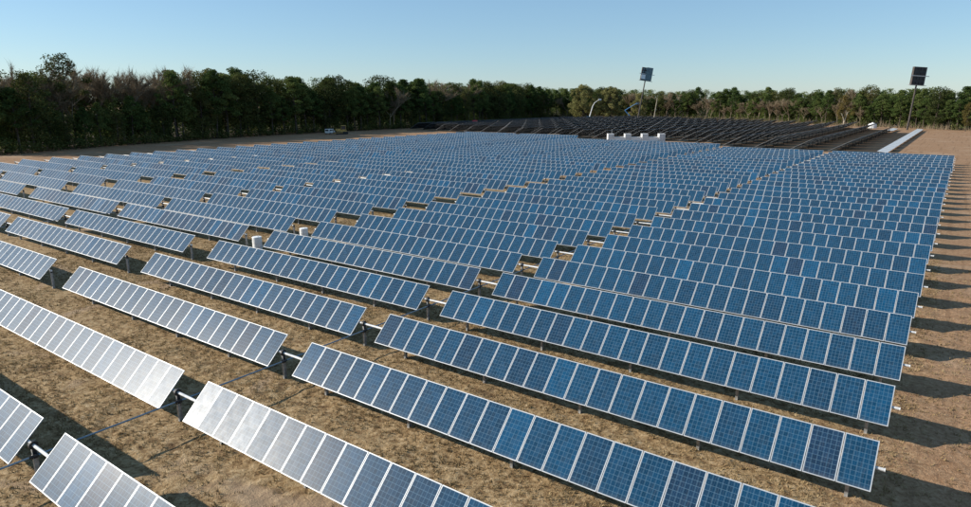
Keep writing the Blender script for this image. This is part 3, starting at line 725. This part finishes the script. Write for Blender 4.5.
for p in edge_points(5.4, 1.6, 1.0):
    q = project(p.x, p.y, 8)
    if q is None or not (-25 < q[0] < 1000): continue
    px = q[0]; r = random.random(); H = treeH(px) * random.uniform(0.66, 1.08)
    if 45 < px < 165: kind = 'leaf' if r < 0.8 else 'pine'; H *= 0.62
    elif px < 570: kind = 'pine' if r < 0.45 else 'leaf' if r < 0.92 else 'bare'
    elif px < 680: kind = 'leaf' if r < 0.3 else 'pine' if r < 0.8 else 'bare'; H *= 0.9
    elif px < 870: kind = 'bare' if r < 0.62 else 'pine' if r < 0.9 else 'rust'; H *= 0.72 if kind == 'bare' else 0.62 if kind == 'rust' else 0.95
    else: kind = 'pine' if r < 0.78 else 'leaf' if r < 0.9 else 'rust'
    words = stretch(px)
    tree(kind, p.x, p.y, H, KIND_WORD[kind] + ' in the front line ' + words, '%s trees in front %s' % (kind, words), random.uniform(1.0, 1.45)); cnt += 1
# second line, a little behind, taller
for p in edge_points(7.0, 2.0, 7.5):
    q = project(p.x, p.y, 8)
    if q is None or not (-25 < q[0] < 1000) or cnt > 290: continue
    px = q[0]; r = random.random(); H = treeH(px) * random.uniform(0.82, 1.13)
    if 35 < px < 170: kind = 'bare' if r < 0.85 else 'leaf'; H *= 1.0 if kind == 'bare' else 0.85
    else: kind = 'pine' if r < 0.6 else 'leaf' if r < 0.93 else 'bare'
    words = stretch(px)
    tree(kind, p.x, p.y, H, KIND_WORD[kind] + ' in the second line ' + words, '%s trees behind %s' % (kind, words), random.uniform(1.05, 1.5)); cnt += 1
tree('open', -207, 58, 26, 'tallest tree on the left skyline, with an open airy crown', None, 1.2)
x, y = at_px(583, 400); tree('olive', x, y, 23.5, 'large olive-green spreading tree behind the white boom lift', None, 1.0)
x, y = at_px(610, 408); tree('olive', x, y, 22, 'olive-green rounded tree behind the blue boom lift', None, 1.0)
x, y = at_px(638, 404); tree('olive', x, y, 17.5, 'olive-brown tree under the grey-headed floodlight tower', None, 0.8)
x, y = at_px(842, 352); tree('rust', x, y, 15.5, 'yellowish leafy tree with a pale forked trunk, in front of bare trees', None, 1.0)
x, y = at_px(965, 322); tree('rust', x, y, 12.0, 'pale brown thin tree at the right edge of the picture', None, 0.9)
for i in range(26):
    f = i / 25; p = Vector((-196 - 16 * f, 38 + 62 * f)) + Vector((random.uniform(-22, -3), random.uniform(-2, 2)))
    tree('bare', p.x, p.y, 22 * random.uniform(0.85, 1.06), 'tall leafless grey-brown tree in the brown patch of the left wood', 'bare trees of the left wood', random.uniform(0.9, 1.2))
def forked_trunk():
    x, y = at_px(843, 344); t = empty('dead_tree', (x, y, 0), (0, 0, RZ)); b = MB()
    b.tube((0, 0, -0.4), (0.2, 0, 3.0), 0.4, 0.34, n=7); b.build('trunk', ['palewood'], t)
    for a, c, r in (((0.2, 0, 2.8), (-1.4, 0.2, 6.8), 0.24), ((0.2, 0, 2.8), (1.5, 0, 7.4), 0.26), ((-0.7, 0.1, 5.0), (-2.2, -0.2, 7.0), 0.12), ((0.9, 0, 5.1), (0.6, 0.3, 8.2), 0.14)):
        b = MB(); b.tube(a, c, r, r * 0.35, n=6); b.build('limb', ['palewood'], t)
    tag(t, 'pale dead forked trunk standing in front of the far trees', 'dead tree')
forked_trunk()

def wood_floor():
    b = NB('leaf_litter'); g = b.n('NewGeometry'); n = b.noise(g.outputs['Position'], 0.8, 5)
    c = b.ramp(n, [(0.3, (0.035, 0.026, 0.018)), (0.7, (0.095, 0.068, 0.044))]); M['litter'] = b.done(b.principled(c, 0.95, 0, 0.1))
    V = []; N = len(EDGE); me = MB()
    out = []
    for i, p in enumerate(EDGE):
        a = Vector(EDGE[max(0, i - 1)]); c = Vector(EDGE[min(N - 1, i + 1)]); d = (c - a).normalized(); nr = Vector((-d.y, d.x)); out.append((Vector(p) + nr * 0.5, Vector(p) + nr * 900))
    for (a, a2), (c, c2) in zip(out[:-1], out[1:]): me.face([(a.x, a.y, 0.02), (c.x, c.y, 0.02), (c2.x, c2.y, 0.02), (a2.x, a2.y, 0.02)][::-1])
    tag(me.build('woodland_floor', ['litter']), kind='structure')
wood_floor()
# the wood behind the edge reads as one mass: crowns, lower limbs and saplings down to the ground
def woods():
    Qs, Ss = [], []
    for off, step, n_leaf in ((5, 4.2, 850), (12, 5.0, 1150), (21, 6.0, 1000), (33, 7.5, 850), (48, 9.0, 700)):
        extra = [Vector((random.uniform(-330, -222), random.uniform(446, 520))) for _ in range(22)] + [Vector((random.uniform(-330, -272), random.uniform(350, 446))) for _ in range(16)] if off > 5 else []
        for p in edge_points(step, 2.5, off) + extra:
            q = project(p.x, p.y, 8)
            if q is None or not (-40 < q[0] < 1010): continue
            bare_zone = 40 < q[0] < 165
            if bare_zone and off > 5 and random.random() < 0.1: continue
            H = treeH(q[0]) * random.uniform(0.86, 1.06)
            if off == 5: H *= random.uniform(0.35, 0.75)
            elif bare_zone: H *= 0.72 if off < 20 else 0.86
            n = n_leaf; u = RNG.random(n) ** 0.85; z = H * (0.02 + 0.95 * u)
            w = H * 0.21 * (0.55 + 0.75 * np.sin(np.pi * np.clip(0.2 + u * 0.8, 0, 1)))
            a = RNG.uniform(0, 6.283, n) ; rr = w * np.sqrt(RNG.random(n)) * (0.75 + 0.4 * np.sin(a * 3 + z * 0.9))
            c = np.stack([p.x + rr * np.cos(a), p.y + rr * np.sin(a), z], -1)
            Q = leaf_quads(np.zeros(3), n, 0.6, 0.36) + c[:, None]
            Q[..., 2] = np.maximum(Q[..., 2], 0.03)
            Qs.append(Q); Ss.append(np.clip(RNG.normal(random.uniform(0.2, 0.75), 0.16, n), 0, 1))
    tag(obj('woodland', soup('woodland', np.concatenate(Qs), 4, 'pine', np.concatenate(Ss))), 'dense green wood behind the edge trees', 'woodland', kind='stuff')
woods()
def scrub():
    Qs, Ss = [], []
    for p in edge_points(2.6, 1.2, -1.5):
        q = project(p.x, p.y, 2)
        if q is None or not (-25 < q[0] < 1000): continue
        if q[0] > 560 and random.random() < 0.6: continue
        h = random.uniform(1.2, 3.4) if q[0] < 560 else random.uniform(0.9, 2.4); Qs.append(leaf_quads(np.array([p.x, p.y, h * 0.6]), 130, h, 0.30, 0.75)); Ss.append(np.clip(RNG.normal(random.uniform(0.2, 0.6), 0.15, 130), 0, 1))
    Q = np.concatenate(Qs); Q[..., 2] = np.maximum(Q[..., 2], 0.02)
    tag(obj('undergrowth', soup('undergrowth', Q, 4, 'leaf', np.concatenate(Ss))), 'low dark scrub along the foot of the trees', 'undergrowth', kind='stuff')
    V = []
    for p in edge_points(0.9, 0.5, -2.0):
        q = project(p.x, p.y, 2)
        if q is None or not (560 < q[0] < 1000): continue
        n = 16; c = np.array([p.x, p.y, 0]) + np.stack([RNG.normal(0, 0.9, n), RNG.normal(0, 0.9, n), np.zeros(n)], -1)
        s = RNG.normal(0, 1, (n, 3)); s[:, 2] = 0; s /= np.linalg.norm(s, axis=1)[:, None]
        tip = c + np.stack([RNG.normal(0, 0.6, n), RNG.normal(0, 0.6, n), RNG.uniform(0.8, 3.6, n) * random.uniform(0.4, 1.2)], -1)
        V.append(np.stack([c - s * 0.06, c + s * 0.06, tip], 1))
    V = np.concatenate(V)
    tag(obj('leafless_scrub', soup('leafless_scrub', V, 3, 'twigs', RNG.uniform(0.1, 0.9, len(V)))), 'thin brown leafless brush along the far wood', 'brush', kind='stuff')
scrub()
